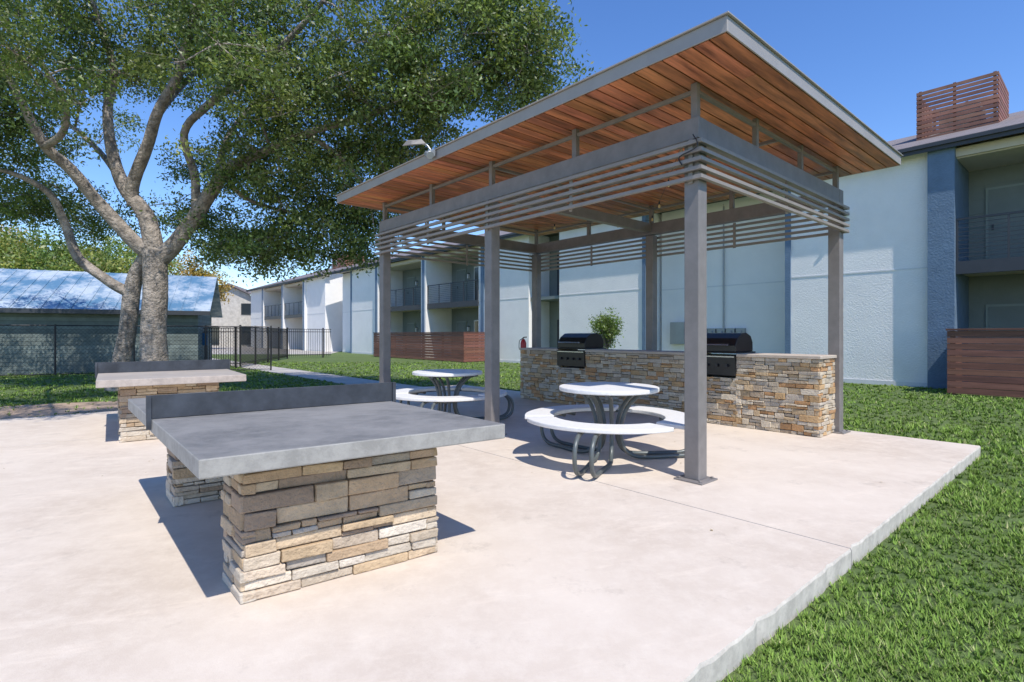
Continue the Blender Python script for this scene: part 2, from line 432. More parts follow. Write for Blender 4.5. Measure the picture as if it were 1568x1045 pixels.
mb.make('cable',m_ss,sl); ml.make('bulbs',M('bulb_glass',(.6,.45,.2),.1),sl,smooth=True)

# ---------------- outdoor kitchen counter
oc=parent_empty('stone_grill_counter',ST.p(3.15,2.7,0))
f0,f1=2.9,3.42; zt=.965
g2=(1.03,1.70); g1=(3.75,4.42)
mb=MB(); ms=MB(); mc=MB()
for (a,b) in ((0,g2[0]),(g2[1],g1[0]),(g1[1],5.45)):
    mb.box(ST,f0+.03,f1-.03,a+.03,b-.03,0,zt-.001)
    stones(ms,ST,f0,f1,a,b,.002,zt,PAL2,.035,.085,.06,.24,.024,0,.005)
    mc.box(ST,f0-.035,f1+.02,a-(.035 if a==0 else 0),b+(.03 if b>5 else 0),zt+.001,zt+.042)
for gg in (g1,g2):
    mb.box(ST,f0+.03,f1-.03,gg[0]-.04,gg[1]+.04,0,.669)
    stones(ms,ST,f0,f1,gg[0]+.004,gg[1]-.004,.002,.67,PAL2,.035,.085,.06,.24,.022,0,.005)
mb.make('core',m_mortar,oc); ms.make('ledgestone_cladding',m_stone,oc,.004)
mc.make('counter_cap',concrete('cap_concrete',(.42,.35,.28),(.5,.43,.35),(.55,.49,.42)),oc,.006)
for i,(a,b) in enumerate((g1,g2)):
    e=parent_empty('built_in_grill' if i==0 else 'built_in_grill.001',ST.p(3.15,(a+b)/2,1))
    mb=MB(); mb.box(ST,f0-.05,f0+.4,a+.005,b-.005,.70,.985)
    mb.box(ST,f0-.03,f1+.02,a-.015,b+.015,1.009,1.03)
    prof=[(f0-.03,1.032),(f0+.50,1.032),(f0+.50,1.16),(f0+.44,1.25),(f0+.30,1.30),(f0+.15,1.29),(f0+.03,1.22),(f0-.03,1.12)]
    prof=list(reversed(prof))
    mb.extrude(ST,prof,a+.01,b-.01); mb.make('firebox_and_hood',m_black,e,.008,seg=2)
    mb=MB()
    mb.tube([ST.p(f0-.09,a+.08,1.13),ST.p(f0-.09,b-.08,1.13)],.014,10,smooth=False)
    for y in (a+.1,b-.1): mb.tube([ST.p(f0-.09,y,1.13),ST.p(f0-.02,y,1.13)],.009,8,smooth=False)
    mb.box(ST,f0-.055,f0-.051,a+.02,b-.02,.955,.97)
    mb.make('handle',m_chrome,e)
    mb=MB()
    for k in range(4):
        y=a+.12+k*(b-a-.24)/3; mb.tube([ST.p(f0-.05,y,.84),ST.p(f0-.085,y,.84)],.022,12,smooth=False)
    mb.make('knobs',m_ss,e)
fe=parent_empty('fire_extinguisher',ST.p(3.33,5.63,1.1)); mb=MB()
c=ST.p(3.22,5.73,0)
mb.tube([(c[0],c[1],.86),(c[0],c[1],.90),(c[0],c[1],1.10),(c[0],c[1],1.16),(c[0],c[1],1.18)],[.05,.06,.06,.04,.02],14,smooth=False); mb.make('cylinder_body',m_red,fe,smooth=True)
mb=MB(); mb.tube([(c[0],c[1],1.18),(c[0],c[1],1.21),(c[0]+.07,c[1]-.02,1.22)],.012,6); mb.tube([(c[0],c[1],1.2),(c[0]-.08,c[1],1.14),(c[0]-.09,c[1],.98)],.008,6); mb.make('valve_and_hose',m_ss,fe)

# ---------------- picnic tables
def picnic(c,rot,idx):
    e=parent_empty('round_picnic_table' if idx==0 else 'round_picnic_table.001',(c[0],c[1],0))
    mb=MB(); mb.disk(c,0,.505,0,7,.70,.742,n=64); mb.make('table_top',m_white,e,.01,seg=2)
    mb=MB()
    for k in range(3):
        a=rot+k*2*math.pi/3; mb.disk(c,.56,.86,a-.96,a+.96,.405,.445,n=28)
    mb.make('curved_seats',m_white,e,.008,seg=2)
    mb=MB()
    prof=[(.58,.385),(.74,.385),(.86,.37),(.95,.30),(.975,.2),(.94,.09),(.84,.035),(.66,.027),(.34,.028),(.20,.06),(.125,.16),(.11,.32),(.17,.52),(.30,.655),(.42,.685)]
    for k in range(3):
        a=rot+k*2*math.pi/3
        for off in (-.075,.075):
            P=[]
            for r,z in prof:
                w=off*min(1,r/.5)+ (off*.55 if r<.5 else 0)
                P.append((c[0]+r*math.cos(a)-w*math.sin(a),c[1]+r*math.sin(a)+w*math.cos(a),z))
            mb.tube(P,.021,10)
    def ring(r,z,tr):
        P=[(c[0]+r*math.cos(q*math.pi/16),c[1]+r*math.sin(q*math.pi/16),z) for q in range(33)]; mb.tube(P,tr,8,smooth=False)
    ring(.12,.3,.012); ring(.36,.69,.012); ring(.70,.392,.014)
    mb.make('tube_frame',m_tube,e,smooth=True)
picnic((.99,5.5),math.radians(-113),0)
picnic((-.93,7.75),math.radians(-100),1)

# ---------------- apartment buildings
def boards(mb,fr,a0,a1,b0,b1,z0,z1,n=10,gap=.012):
    h=(z1-z0)/n
    for i in range(n):
        k=random.uniform(.75,1.25); c=(k,k*random.uniform(.92,1.05),k*random.uniform(.9,1.05))
        mb.box(fr,a0,a1,b0,b1,z0+i*h+gap/2,z0+(i+1)*h-gap/2,c)
SF=13.2
def building(name,segs,bays,t0,t1,fences,chims):
    e=parent_empty(name,ST.p(16,(t0+t1)/2,0))
    ws=MB();wp=MB();bl=MB();gr=MB();dk=MB();fr_=MB();gl=MB();cr=MB();sg=MB()
    for kind,a,b,s in segs:
        if kind=='st': ws.box(ST,s,22,a,b,GZ-.1,6.1)
        elif kind=='pn': wp.box(ST,s,22,a,b,GZ-.1,6.1)
        elif kind=='bl': bl.box(ST,s,14.9,a,b,GZ-.1,6.1)
        elif kind=='pw': ws.box(ST,s,14.9,a,b,GZ-.1,6.1); bl.box(ST,s-.03,s-.002,a+.12,b-.12,GZ-.1,6.0)
        elif kind=='tr': bl.box(ST,s-.04,s+.2,a,b,GZ-.05,6.05)
        elif kind=='en':
            gr.box(ST,s,22,a,b,GZ-.1,6.1)
            m=(a+b)/2
            for zz in (GZ+.02,3.1):
                dk.box(ST,s-.03,s-.001,m-.45,m+.45,zz,zz+2.1)
            gr.box(ST,SF+.1,s-.002,a+.01,b-.01,2.9,3.05)
        if kind in('st','pn'):
            fr_.box(ST,s-.012,s-.001,a+.02,b-.02,3.02,3.06)
            fr_.box(ST,s-.02,s-.001,a+.02,b-.02,GZ,GZ+.12)
            if b-a>3:
                for k in range(1,int((b-a)/2.4)):
                    y=a+(b-a)*k/int((b-a)/2.4); dk.box(ST,s-.001,s+.001,y,y+.008,GZ,6.0)
    for a,b in bays:
        sbk=14.9
        gr.box(ST,sbk,22,a,b,GZ-.1,6.1)
        cr.box(ST,SF+.02,sbk-.002,a+.004,b-.004,2.86,2.96)
        dk.box(ST,SF-.10,SF+.02,a-.02,b+.02,2.80,3.12); gr.box(ST,SF+.022,sbk-.003,a+.006,b-.006,2.962,3.08)
        cr.box(ST,SF+.02,sbk-.002,a+.004,b-.004,5.75,5.85); cr.box(ST,SF-.06,SF+.018,a-.0,b+.0,5.78,6.0)
        for zz in (GZ+.1,3.12):
            m=a+(b-a)*.32; w=1.0
            fr_.box(ST,sbk-.05,sbk-.002,m-w,m+w,zz,zz+2.15)
            gl.box(ST,sbk-.07,sbk-.052,m-w+.07,m-.04,zz+.08,zz+2.08); gl.box(ST,sbk-.06,sbk-.0515,m+.04,m+w-.07,zz+.08,zz+2.08)
            m=a+(b-a)*.78
            sg.box(ST,sbk-.05,sbk-.002,m-.5,m+.5,zz,zz+2.1); gr.box(ST,sbk-.07,sbk-.051,m-.44,m+.44,zz+.02,zz+2.04)
            dk.box(ST,sbk-.1,sbk-.071,m+.33,m+.37,zz+.95,zz+1.1)
            fr_.box(ST,sbk-.12,sbk-.003,m-.78,m-.68,zz+1.5,zz+1.75); dk.box(ST,sbk-.14,sbk-.003,m-.8,m-.66,zz+1.752,zz+1.79)
            for k in range(6): gr.box(ST,sbk-.012,sbk-.0035,a+.01,b-.01,zz+.3+k*.38,zz+.31+k*.38)
        dk.box(ST,SF-.09,SF-.04,a,b,4.16,4.21)
        n=int((b-a)/1.3)+1
        for i in range(n+1):
            y=a+.03+(b-a-.06)*i/n; dk.box(ST,SF-.085,SF-.045,y-.02,y+.02,3.12,4.16)
        for i in range(9):
            z=3.22+i*.105; dk.box(ST,SF-.072,SF-.058,a,b,z,z+.014)
    ro=MB(); ea=SF-.36; rg=20.5; pitch=.34
    zr=6.16+(rg-ea)*pitch
    a,b=t0-.4,t1+.4
    vs=[ST.p(ea,a,6.16),ST.p(ea,b,6.16),ST.p(rg,b,zr),ST.p(rg,a,zr),ST.p(rg+7.5,b,6.16),ST.p(rg+7.5,a,6.16),
        ST.p(ea,a,6.20),ST.p(ea,b,6.20),ST.p(rg,b,zr+.04),ST.p(rg,a,zr+.04),ST.p(rg+7.5,b,6.20),ST.p(rg+7.5,a,6.20)]
    ro.poly(vs,[(6,9,8,7),(9,11,10,8),(0,1,2,3),(3,2,4,5),(0,6,7,1),(0,3,9,6),(1,7,8,2),(3,5,11,9),(2,8,10,4)])
    ro.make('shingle_roof',m_shingle,e)
    dk.box(ST,ea,ea+.03,a,b,5.98,6.155); dk.box(ST,ea-.06,ea-.002,a,b,6.08,6.17)
    cr.box(ST,ea+.032,SF+.3,a,b,6.105,6.13)
    ge=MB()
    for tt in (t0+.0,t1-.1):
        ge.poly([ST.p(SF,tt,6.1),ST.p(22+5,tt,6.1),ST.p(rg,tt,zr-.1),ST.p(SF,tt+.1,6.1),ST.p(27,tt+.1,6.1),ST.p(rg,tt+.1,zr-.1)],[(0,1,2),(5,4,3),(0,3,4,1),(1,4,5,2),(2,5,3,0)])
    ge.make('gables',m_stucco2,e)
    for obn,mbb,mm in (('stucco_walls',ws,m_stucco),('panel_walls',wp,m_stucco2),('blue_piers',bl,m_blue),('recess_walls',gr,m_grey),('dark_trim_and_rails',dk,m_dark),('door_frames',fr_,m_frame),('sage_doors',sg,m_sage),('glass',gl,m_glass),('soffits',cr,m_cream)):
        if mbb.V: mbb.make(obn,mm,e)
    for i,(a,b) in enumerate(fences):
        f=parent_empty('patio_wood_fence'+('' if name=='apartment_building' and i==0 else '.%03d'%(i+(0 if name=='apartment_building' else 5))),ST.p(11.6,(a+b)/2,0))
        mb=MB(); boards(mb,ST,11.5,11.53,a,b,GZ+.03,1.36); boards(mb,ST,11.532,SF-.13,a,a+.03,GZ+.03,1.36); boards(mb,ST,11.532,SF-.13,b-.03,b,GZ+.03,1.36)
        k=(.6,.6,.6); mb.box(ST,11.47,11.58,a-.02,b+.02,1.365,1.41,k); mb.box(ST,11.582,SF-.13,a-.02,a+.06,1.367,1.41,k)
        n=max(1,int((b-a)/1.8))
        for q in range(n+1):
            y=a+.04+(b-a-.18)*q/n; mb.box(ST,11.532,11.62,y,y+.09,GZ,1.36,(.7,.7,.7))
        mb.make('boards',m_fwood,f,.002)
    for (s,t,ww,dd,zb,ztop) in chims:
        mb=MB(); g_=.03; n_=12
        boards(mb,ST,s,s+.03,t,t+ww,zb,ztop,n_,g_); boards(mb,ST,s+.032,s+dd,t,t+.03,zb,ztop,n_,g_); boards(mb,ST,s+.032,s+dd,t+ww-.03,t+ww,zb,ztop,n_,g_); boards(mb,ST,s+dd+.002,s+dd+.03,t,t+ww,zb,ztop,n_,g_)
        for y in (t+.05,t+ww/2,t+ww-.12): mb.box(ST,s+.04,s+.08,y,y+.07,zb-.3,ztop+.02,(.5,.5,.5)); mb.box(ST,s+dd-.08,s+dd-.04,y,y+.07,zb-.3,ztop+.02,(.5,.5,.5))
        mb.make('chimney_screen',m_chim,e,.002)
        mb=MB(); mb.box(ST,s+.45,s+dd-.45,t+.46,t+ww-.46,zb-1.2,ztop-.55); mb.make('vent_unit',m_greymetal,e)
    return e
segs=[('st',-12,-3.6,SF),('bl',.30,.85,SF-.22),('bl',-4.1,-3.6,SF-.22),('st',.85,4.3,SF),('tr',4.3,4.46,SF-.02),('pn',4.46,9.6,14.25),('tr',9.6,9.75,SF-.02),
 ('st',9.75,14.2,SF),('en',14.2,16.2,14.6),('st',16.2,19.6,SF),('tr',19.6,19.85,SF-.02),('st',19.85,20.1,SF),('pw',25.0,25.5,SF-.2),('pw',31,31.5,SF-.2),('st',31.5,35.5,SF),('tr',35.5,35.7,SF),('pn',35.7,38.5,SF+.6)]
ab=building('apartment_building',segs,[(-3.6,.30),(20.1,25.0),(25.5,31)],-12,38.5,[(-4.5,.2),(19.1,28.7)],[(15.5,-.25,1.85,2.0,7.05,8.55)])
segs2=[('st',40.5,44.5,SF),('pw',44.5,45,SF-.2),('pw',50,50.5,SF-.2),('pw',56,56.5,SF-.2),('st',56.5,61,SF)]
ab2=building('apartment_building.001',segs2,[(45,50),(50.5,56)],40.5,61,[],[(16.5,44,3,2,7.2,8.9)])
wf=parent_empty('wall_light',ST.p(SF,2.8,5)); mb=MB()
mb.box(ST,SF-.16,SF-.002,2.7,2.86,4.75,4.84); mb.tube([ST.p(SF-.12,2.78,4.75),ST.p(SF-.2,2.78,4.68)],[.04,.07],8,smooth=False); mb.make('fixture',m_white,wf,.004)
mt=parent_empty('electric_meter_bank',ST.p(14.2,8,1.2)); mb=MB()
for i in range(6):
    mb.box(ST,14.1,14.248,6.2+i*.36,6.5+i*.36,1.15,1.5); p=ST.p(14.09,6.35+i*.36,1.33); mb.tube([p,ST.p(14.03,6.35+i*.36,1.33)],.08,12,smooth=False)
mb.tube([ST.p(14.2,7,1.5),ST.p(14.2,7,5.9)],.03,8,smooth=False); mb.box(ST,14.05,14.248,8.5,9.1,.9,1.75); mb.make('meters',m_greymetal,mt,.004)

# ---------------- shed
sh=Frame((-12.3,21.0),(.908,.417),(-.417,.908)); se=parent_empty('blue_roof_shed',sh.p(-6,2,0))
mb=MB()
n=16
for i in range(n):
    k=random.uniform(.85,1.15); mb.box(sh,-16,0,0,5.8,GZ+i*.145,GZ+(i+1)*.145-.012,(k,k,k))
mb.box(sh,-15.95,-.02,.015,5.78,GZ,2.2,(.6,.6,.6)); 
mb.poly([sh.p(-.03,0.02,2.19),sh.p(-.03,5.78,2.19),sh.p(-.03,2.9,3.6),sh.p(-.1,0.02,2.19),sh.p(-.1,5.78,2.19),sh.p(-.1,2.9,3.6)],[(0,1,2),(5,4,3),(0,2,5,3),(2,1,4,5)],(1,1,1))
mb.make('siding_walls',m_shed,se)
mb=MB(); e0,zr=-.45,3.78
def rf(a,b,z): return sh.p(a,b,z)
for i in range(41):
    a=-16.5+i*.42
    if a<.3: mb.poly([rf(a,e0,2.16),rf(a+.035,e0,2.16),rf(a+.035,2.9,zr+.04),rf(a,2.9,zr+.04),rf(a,e0,2.21),rf(a+.035,e0,2.21),rf(a+.035,2.9,zr+.07),rf(a,2.9,zr+.07)],[(4,5,6,7),(0,1,5,4),(1,2,6,5),(3,0,4,7)])
mb.poly([rf(-16.5,e0,2.12),rf(.45,e0,2.12),rf(.45,2.9,zr),rf(-16.5,2.9,zr),rf(.45,6.2,2.12),rf(-16.5,6.2,2.12),
 rf(-16.5,e0,2.17),rf(.45,e0,2.17),rf(.45,2.9,zr+.05),rf(-16.5,2.9,zr+.05),rf(.45,6.2,2.17),rf(-16.5,6.2,2.17)],[(6,7,8,9),(9,8,10,11),(0,3,2,1),(3,5,4,2),(0,1,7,6),(1,2,8,7),(2,4,10,8)])
mb.make('metal_roof',m_blueroof,se)
mb=MB(); mb.box(sh,-16.5,.45,e0-.02,e0-.001,2.02,2.18); mb.make('eave_trim',m_dark,se)
cf=parent_empty('chain_link_fence',sh.p(-3,-1.2,0)); mb=MB()
fa,fb=-8.5,2.6; y=-1.3
for i in range(6):
    a=fa+(fb-fa)*i/5; mb.tube([sh.p(a,y,GZ),sh.p(a,y,1.62)],.03,8,smooth=False)
mb.tube([sh.p(fa,y,1.58),sh.p(fb,y,1.58)],.022,6,smooth=False); mb.tube([sh.p(fa,y,GZ+.06),sh.p(fb,y,GZ+.06)],.015,6,smooth=False)
a=fa-1.6
while a<fb:
    for sgn in (1,-1):
        x0=a if sgn>0 else a+1.6; x1=a+1.6 if sgn>0 else a
        za,zb=GZ+.05,1.56
        def cl(x): return max(fa,min(fb,x))
        t0_=(cl(x0)-x0)/(x1-x0); t1_=(cl(x1)-x0)/(x1-x0)
        if abs(t1_-t0_)>.02: mb.tube([sh.p(cl(x0),y,za+(zb-za)*t0_),sh.p(cl(x1),y,za+(zb-za)*t1_)],.003,3,smooth=False,caps=False)
    a+=.12
mb.make('posts_and_mesh',m_ss,cf)
def picket(name,p0,p1,h,mat,sp=.115):
    e=parent_empty(name,(p0[0],p0[1],0)); mb=MB()
    d=Vector((p1[0]-p0[0],p1[1]-p0[1])); Ln=d.length; d.normalize(); fr=Frame(p0,(d.x,d.y),(-d.y,d.x))
    x=0
    while x<Ln: mb.box(fr,x,x+.018,-.009,.009,GZ+.08,h); x+=sp
    for z in (GZ+.18,h-.18,h-.02): mb.box(fr,0,Ln,-.018,.018,z,z+.035)
    x=0
    while x<Ln+.1: mb.box(fr,x-.035,x+.035,-.035,.035,GZ,h+.08); x+=2.2
    mb.make('pickets',mat,e); return e
def gp(px,Z): return ((px-CX)/F*Z,Z)
picket('iron_gate_fence',gp(292,22.8),gp(366,22.3),1.55,m_ss)
picket('iron_picket_fence',gp(368,22.5),gp(440,31),1.6,m_ss)
picket('iron_picket_fence.001',gp(440,31),gp(507,33),1.6,m_ss)
sgn=parent_empty('pool_sign',(*gp(312,22.5),1)); mb=MB(); c=gp(312,22.55); mb.box(W,c[0]-.16,c[0]+.16,c[1]-.1,c[1]-.085,.85,1.3); mb.box(W,c[0]-.19,c[0]+.19,c[1]-.084,c[1]-.075,.82,1.33)
mb.make('sign_board',M('sign_blue',(.05,.2,.45),.4),sgn)

def house(name,px,Z,w,d,hw,hr,ang):
    c=gp(px,Z); fr=rotframe(c,ang); e=parent_empty(name,(c[0],c[1],0)); mb=MB(); mb.box(fr,-w/2,w/2,0,d,GZ,hw)
    mb.poly([fr.p(-w/2,0,hw),fr.p(w/2,0,hw),fr.p(0,0,hr-.1),fr.p(-w/2,.1,hw),fr.p(w/2,.1,hw),fr.p(0,.1,hr-.1)],[(0,1,2),(5,4,3)])
    mb.make('walls',M('house_wall',(.5,.47,.42),.8),e)
    mb=MB(); o=.5
    mb.poly([fr.p(-w/2-o,-o,hw-.2),fr.p(0,-o,hr),fr.p(w/2+o,-o,hw-.2),fr.p(-w/2-o,d+o,hw-.2),fr.p(0,d+o,hr),fr.p(w/2+o,d+o,hw-.2),
      fr.p(-w/2-o,-o,hw),fr.p(0,-o,hr+.2),fr.p(w/2+o,-o,hw),fr.p(-w/2-o,d+o,hw),fr.p(0,d+o,hr+.2),fr.p(w/2+o,d+o,hw)],
      [(0,1,4,3),(1,2,5,4),(6,9,10,7),(7,10,11,8),(0,6,7,1),(1,7,8,2),(0,3,9,6),(2,8,11,5)])
    mb.make('roof',m_shingle,e)
    mb=MB()
    for x in (-w*.3,w*.15):
        mb.box(fr,x,x+1.1,-.06,-.003,3.6,4.9); mb.box(fr,x,x+1.3,-.06,-.003,.1,2.2)
    mb.make('windows',m_glass,e)
house('distant_house',352,62,8,12,5.0,7.0,.25)
house('distant_house.001',270,75,12,12,4.5,6.6,-.2)

# ---------------- tree
def leaves(centers,n_per,sig,lmin,lmax,basecols,name,parent,mat=m_leaf,wr=.45,ck=None):
    C=np.repeat(np.array(centers),n_per,axis=0); N=len(C)
    off=rng.normal(0,1,(N,3))*np.array([sig,sig,sig*.75]); P=C+off
    d=rng.normal(0,1,(N,3)); d[:,2]-=.25; d/=np.linalg.norm(d,axis=1)[:,None]
    nn=rng.normal(0,1,(N,3)); nn[:,2]+=.8; nn[:,1]-=.5; nn-=d*(nn*d).sum(1)[:,None]; nn/=np.linalg.norm(nn,axis=1)[:,None]
    sd=np.cross(d,nn); l=rng.uniform(lmin,lmax,(N,1)); w=l*wr
    V=np.stack([P,P+d*l*.5+sd*w*.5,P+d*l,P+d*l*.5-sd*w*.5],axis=1).reshape(-1,3)
    bc=np.array(basecols); ci=np.repeat(rng.integers(0,len(bc),len(centers)),n_per)
    ck=np.repeat(rng.uniform(.65,1.3,len(centers)),n_per)
    col=bc[ci]*(ck*rng.uniform(.7,1.35,N))[:,None]
    return npmesh(name,V,4,mat,parent,col)
tr=parent_empty('oak_tree',(-8.8,13,GZ))
bk=MB(); nodes=[]
def limb(pts,rad,n=12):
    P=[D(*p) for p in pts]
    Q,R=bk.tube(P,[r*.84 for r in rad],n,wob=.05,sub=5)
    for q,r in zip(Q,R): nodes.append((q.copy(),r))
limb([(238,602,13),(236,575,13),(236,500,13),(238,430,13),(238,385,13)],[.44,.36,.32,.31,.32],16)
limb([(178,602,13.4),(186,560,13.4),(196,500,13.3),(206,430,13.2),(226,390,13.1)],[.32,.25,.23,.21,.2],14)
limb([(200,450,13.2),(165,430,13.1),(120,395,13),(100,345,12.9),(78,300,12.6),(30,270,12.2),(-40,250,12)],[.16,.14,.13,.11,.09,.07,.04])
limb([(236,390,13),(205,370,12.9),(150,310,12.6),(110,262,12.2),(68,222,11.8),(40,170,11.4),(10,110,11)],[.26,.2,.17,.15,.13,.1,.06])
limb([(68,225,11.8),(95,205,11.3),(100,160,10.8),(60,90,10.2)],[.09,.08,.06,.03])
limb([(10,110,11),(-60,0,9.4),(-110,-170,7.6),(-140,-330,5.4)],[.07,.06,.05,.03])
limb([(238,395,13),(225,335,13),(190,285,13),(172,235,13),(165,165,13),(175,110,13),(150,30,12.6),(120,-80,12)],[.28,.23,.18,.15,.12,.1,.07,.04])
limb([(205,315,13),(203,285,12.9),(225,225,12.6),(243,170,12.3),(275,110,12),(290,50,11.7),(330,-40,11.3)],[.18,.17,.15,.13,.11,.09,.05])
limb([(243,175,12.3),(270,140,12.8),(310,95,13.4),(330,30,14),(380,-60,14.4)],[.09,.08,.07,.05,.03])
limb([(240,400,13),(272,370,13),(300,330,12.9),(330,285,12.7),(345,262,12.5),(400,235,12.1),(470,205,11.7),(560,178,11.3),(620,150,11),(700,110,10.6),(770,80,10.4)],[.27,.22,.2,.18,.17,.12,.09,.075,.06,.045,.03])
limb([(300,330,12.9),(298,270,12.9),(282,205,12.6),(320,160,12.2),(400,100,11.8),(480,20,11.4),(540,-60,11)],[.13,.11,.1,.1,.08,.06,.03])
limb([(345,265,12.5),(370,300,12.8),(420,320,13),(480,330,13.1)],[.07,.06,.05,.03])
limb([(470,207,11.7),(520,240,12),(560,290,12.3),(570,330,12.5)],[.07,.05,.04,.02])
limb([(330,285,12.7),(350,210,14),(400,150,15.3),(480,110,16.2)],[.11,.09,.07,.04])
limb([(190,285,13),(150,230,14.2),(90,180,15.4),(30,150,16.3)],[.1,.08,.06,.03])
blobs=[(40,40,12,2.0,1.5,24),(170,20,12,2.0,1.4,22),(320,30,12,2.1,1.5,24),(460,50,11.8,2.0,1.5,26),(590,60,11.3,1.8,1.4,25),(690,70,11,1.3,1.2,20),(765,60,10.8,.95,1.1,15),(815,90,10.7,.5,.6,8),(800,130,10.8,.5,.5,8),
(390,150,12,1.6,.9,22),(490,160,11.8,1.6,1.0,22),(600,140,11.3,1.5,.9,21),(700,150,11,1.0,.6,14),(780,10,10.8,.6,.8,7),
(430,270,12.3,1.3,.8,18),(450,350,12.8,1.1,.75,18),(400,375,13,.8,.6,12),(345,360,13.8,.7,.7,11),(560,270,12.4,1.0,.9,16),(620,215,12,1.0,.6,12),(560,350,13,.7,.6,11),(520,330,13,.8,.9,12),
(10,130,12,1.2,1.0,14),(5,215,12,.9,.8,10),(20,290,14,1.2,.9,14),(60,330,16,1.6,.5,12),(130,345,16.5,1.2,.35,5),(20,250,16,1.6,1.2,12),
(130,90,14,1.5,.8,11),(260,60,14,1.5,.8,11),(350,250,15.5,1.4,.9,13),(480,230,15,1.4,1.2,14),(270,330,16,1.2,.6,8),(300,130,15,1.5,.8,7),(130,170,16,1.5,1.0,6),
(200,-120,12,3.2,1.5,14),(450,-110,11.5,3.0,1.5,14),(650,-60,11,1.8,1.3,11),(-60,-60,12,2.5,2,10),(-80,150,11.5,1.6,2,7),(100,110,9.6,1.2,.7,7),(240,-40,9,2.4,1.0,9),(380,110,9.8,1.2,.7,9),
(-135,-335,5.2,1.3,.7,14),(-120,-190,7.4,1.5,.8,10),(-260,-160,6.6,1.4,.8,10)]
cent=[]
def branch(p,q,r0,r1,n=5):
    m=(p+q)/2+Vector((random.uniform(-1,1),random.uniform(-1,1),random.uniform(-.3,1)))*((q-p).length*.12)
    bk.tube([p,m,q],[r0,(r0+r1)/2,r1],n,sub=3,caps=False)
for (px,py,Z,rx,rz,nb) in blobs:
    c=D(px,py,Z)
    for k in range(nb):
        v=Vector((random.gauss(0,1),random.gauss(0,1),random.gauss(0,1))); v.normalize(); v*=random.uniform(.25,1)**.5
        q=c+Vector((v.x*rx,v.y*max(rx,1.1),v.z*rz))
        best=min(nodes,key=lambda n_:(n_[0]-q).length+ (1.2 if n_[0].z>q.z+1 else 0))
        r0=min(best[1]*.6,.05); branch(best[0],q,max(r0,.014),.010)
        nodes.append((q.copy(),.016))
        for j in range(5):
            w=q+Vector((random.gauss(0,.31),random.gauss(0,.31),random.gauss(0,.22)))
            branch(q,w,.008,.003,3); cent.append(tuple(w))
bk.make('trunk_and_branches',m_bark,tr,smooth=True)
LC=[(.12,.175,.045),(.105,.16,.045),(.155,.205,.055),(.085,.135,.04),(.135,.185,.052),(.18,.22,.06)]
leaves(cent,78,.165,.065,.12,LC,'foliage',tr,wr=.45)
print('leaf clusters',len(cent))
bs=parent_empty('potted_shrub',D(929,600,13)); mb=MB()
b0=D(929,600,13); b0.z=GZ
mb.tube([b0,b0+Vector((.02,0,.6)),b0+Vector((-.02,0,1.1))],[.035,.03,.02],7)
cc=[]
for k in range(80):
    v=Vector((random.gauss(0,1),random.gauss(0,1),random.gauss(0,1))).normalized()*random.uniform(.3,1)
    q=b0+Vector((0,0,1.55))+Vector((v.x*.34,v.y*.34,v.z*.5)); cc.append(tuple(q)); mb.tube([b0+Vector((0,0,1.0)),q],[.008,.003],3,smooth=False)
mb.make('stem',m_bark,bs); leaves(cc,45,.07,.04,.075,[(.12,.19,.04),(.15,.21,.05)],'shrub_foliage',bs)
dt=parent_empty('distant_trees',(-40,60,0)); cc=[];mb=MB()
for (px,py,Z,r) in [(20,400,40,3),(80,405,42,2.8),(140,395,45,3),(200,410,45,3),(-40,390,38,3.5),(160,420,40,2.2),(40,420,36,2.2)]:
    c=D(px,py,Z); mb.tube([(c.x,c.y,GZ),(c.x,c.y,c.z)],[.3,.12],7,smooth=False)
    for k in range(80):
        v=Vector((random.gauss(0,1),random.gauss(0,1),random.gauss(0,1))).normalized()*random.uniform(.3,1); cc.append((c.x+v.x*r*1.2,c.y+v.y*r,c.z+v.z*r*.8))
mb.make('trunks',m_bark,dt); leaves(cc,50,.42,.2,.36,[(.15,.22,.05),(.19,.25,.06),(.24,.25,.06),(.13,.19,.05)],'foliage',dt)
at=parent_empty('autumn_tree',(-30,45,0)); cc=[];mb=MB()
for (px,py,Z,r) in [(290,425,50,2.6),(320,440,50,1.8),(20,385,46,2)]:
    c=D(px,py,Z); mb.tube([(c.x,c.y,GZ),(c.x,c.y,c.z)],[.25,.1],7,smooth=False)
    for k in range(70):
        v=Vector((random.gauss(0,1),random.gauss(0,1),random.gauss(0,1))).normalized()*random.uniform(.3,1); cc.append((c.x+v.x*r,c.y+v.y*r,c.z+v.z*r))
mb.make('trunk',m_bark,at); leaves(cc,50,.35,.18,.32,[(.42,.28,.06),(.36,.24,.06),(.28,.24,.06)],'foliage',at)

# ---------------- grass blades (tufts)
def st_of(X,Y):
    dx=X-ST.o[0];dy=Y-ST.o[1]; return dx*B2[0]+dy*B2[1], dx*A2[0]+dy*A2[1]
NT=64000; K=6
Z=1.6*np.exp(rng.uniform(0,1,NT)*math.log(17)); X=rng.uniform(-1.1,1.15,NT)*Z
s,t=st_of(X,Z)
keep=~((s<3.76)&(t>-1.415)&(t<8.61))&(s<SF-.1)&~((s>11.4)&((t<.3)|((t>19)&(t<28.8))))&~((s>2.08)&(s<3.32)&(t>8.6))&~((s<-1.5)&(t>8.6)&(t<11.6)&(rng.uniform(0,1,NT)<.93))
X,Z=X[keep],Z[keep]
k0=(Z/3)**.75
pn=np.sin(X*2.1+np.sin(Z*1.7)*2)*np.cos(Z*2.3+np.sin(X*1.3))+.6*np.sin(X*7+Z*3)*np.sin(Z*8-X*2)
hh=rng.uniform(.018,.040,len(X))*(1+.3*pn)*np.minimum(k0,1.5); br=rng.uniform(.7,1.25,len(X))*(1+.18*pn)
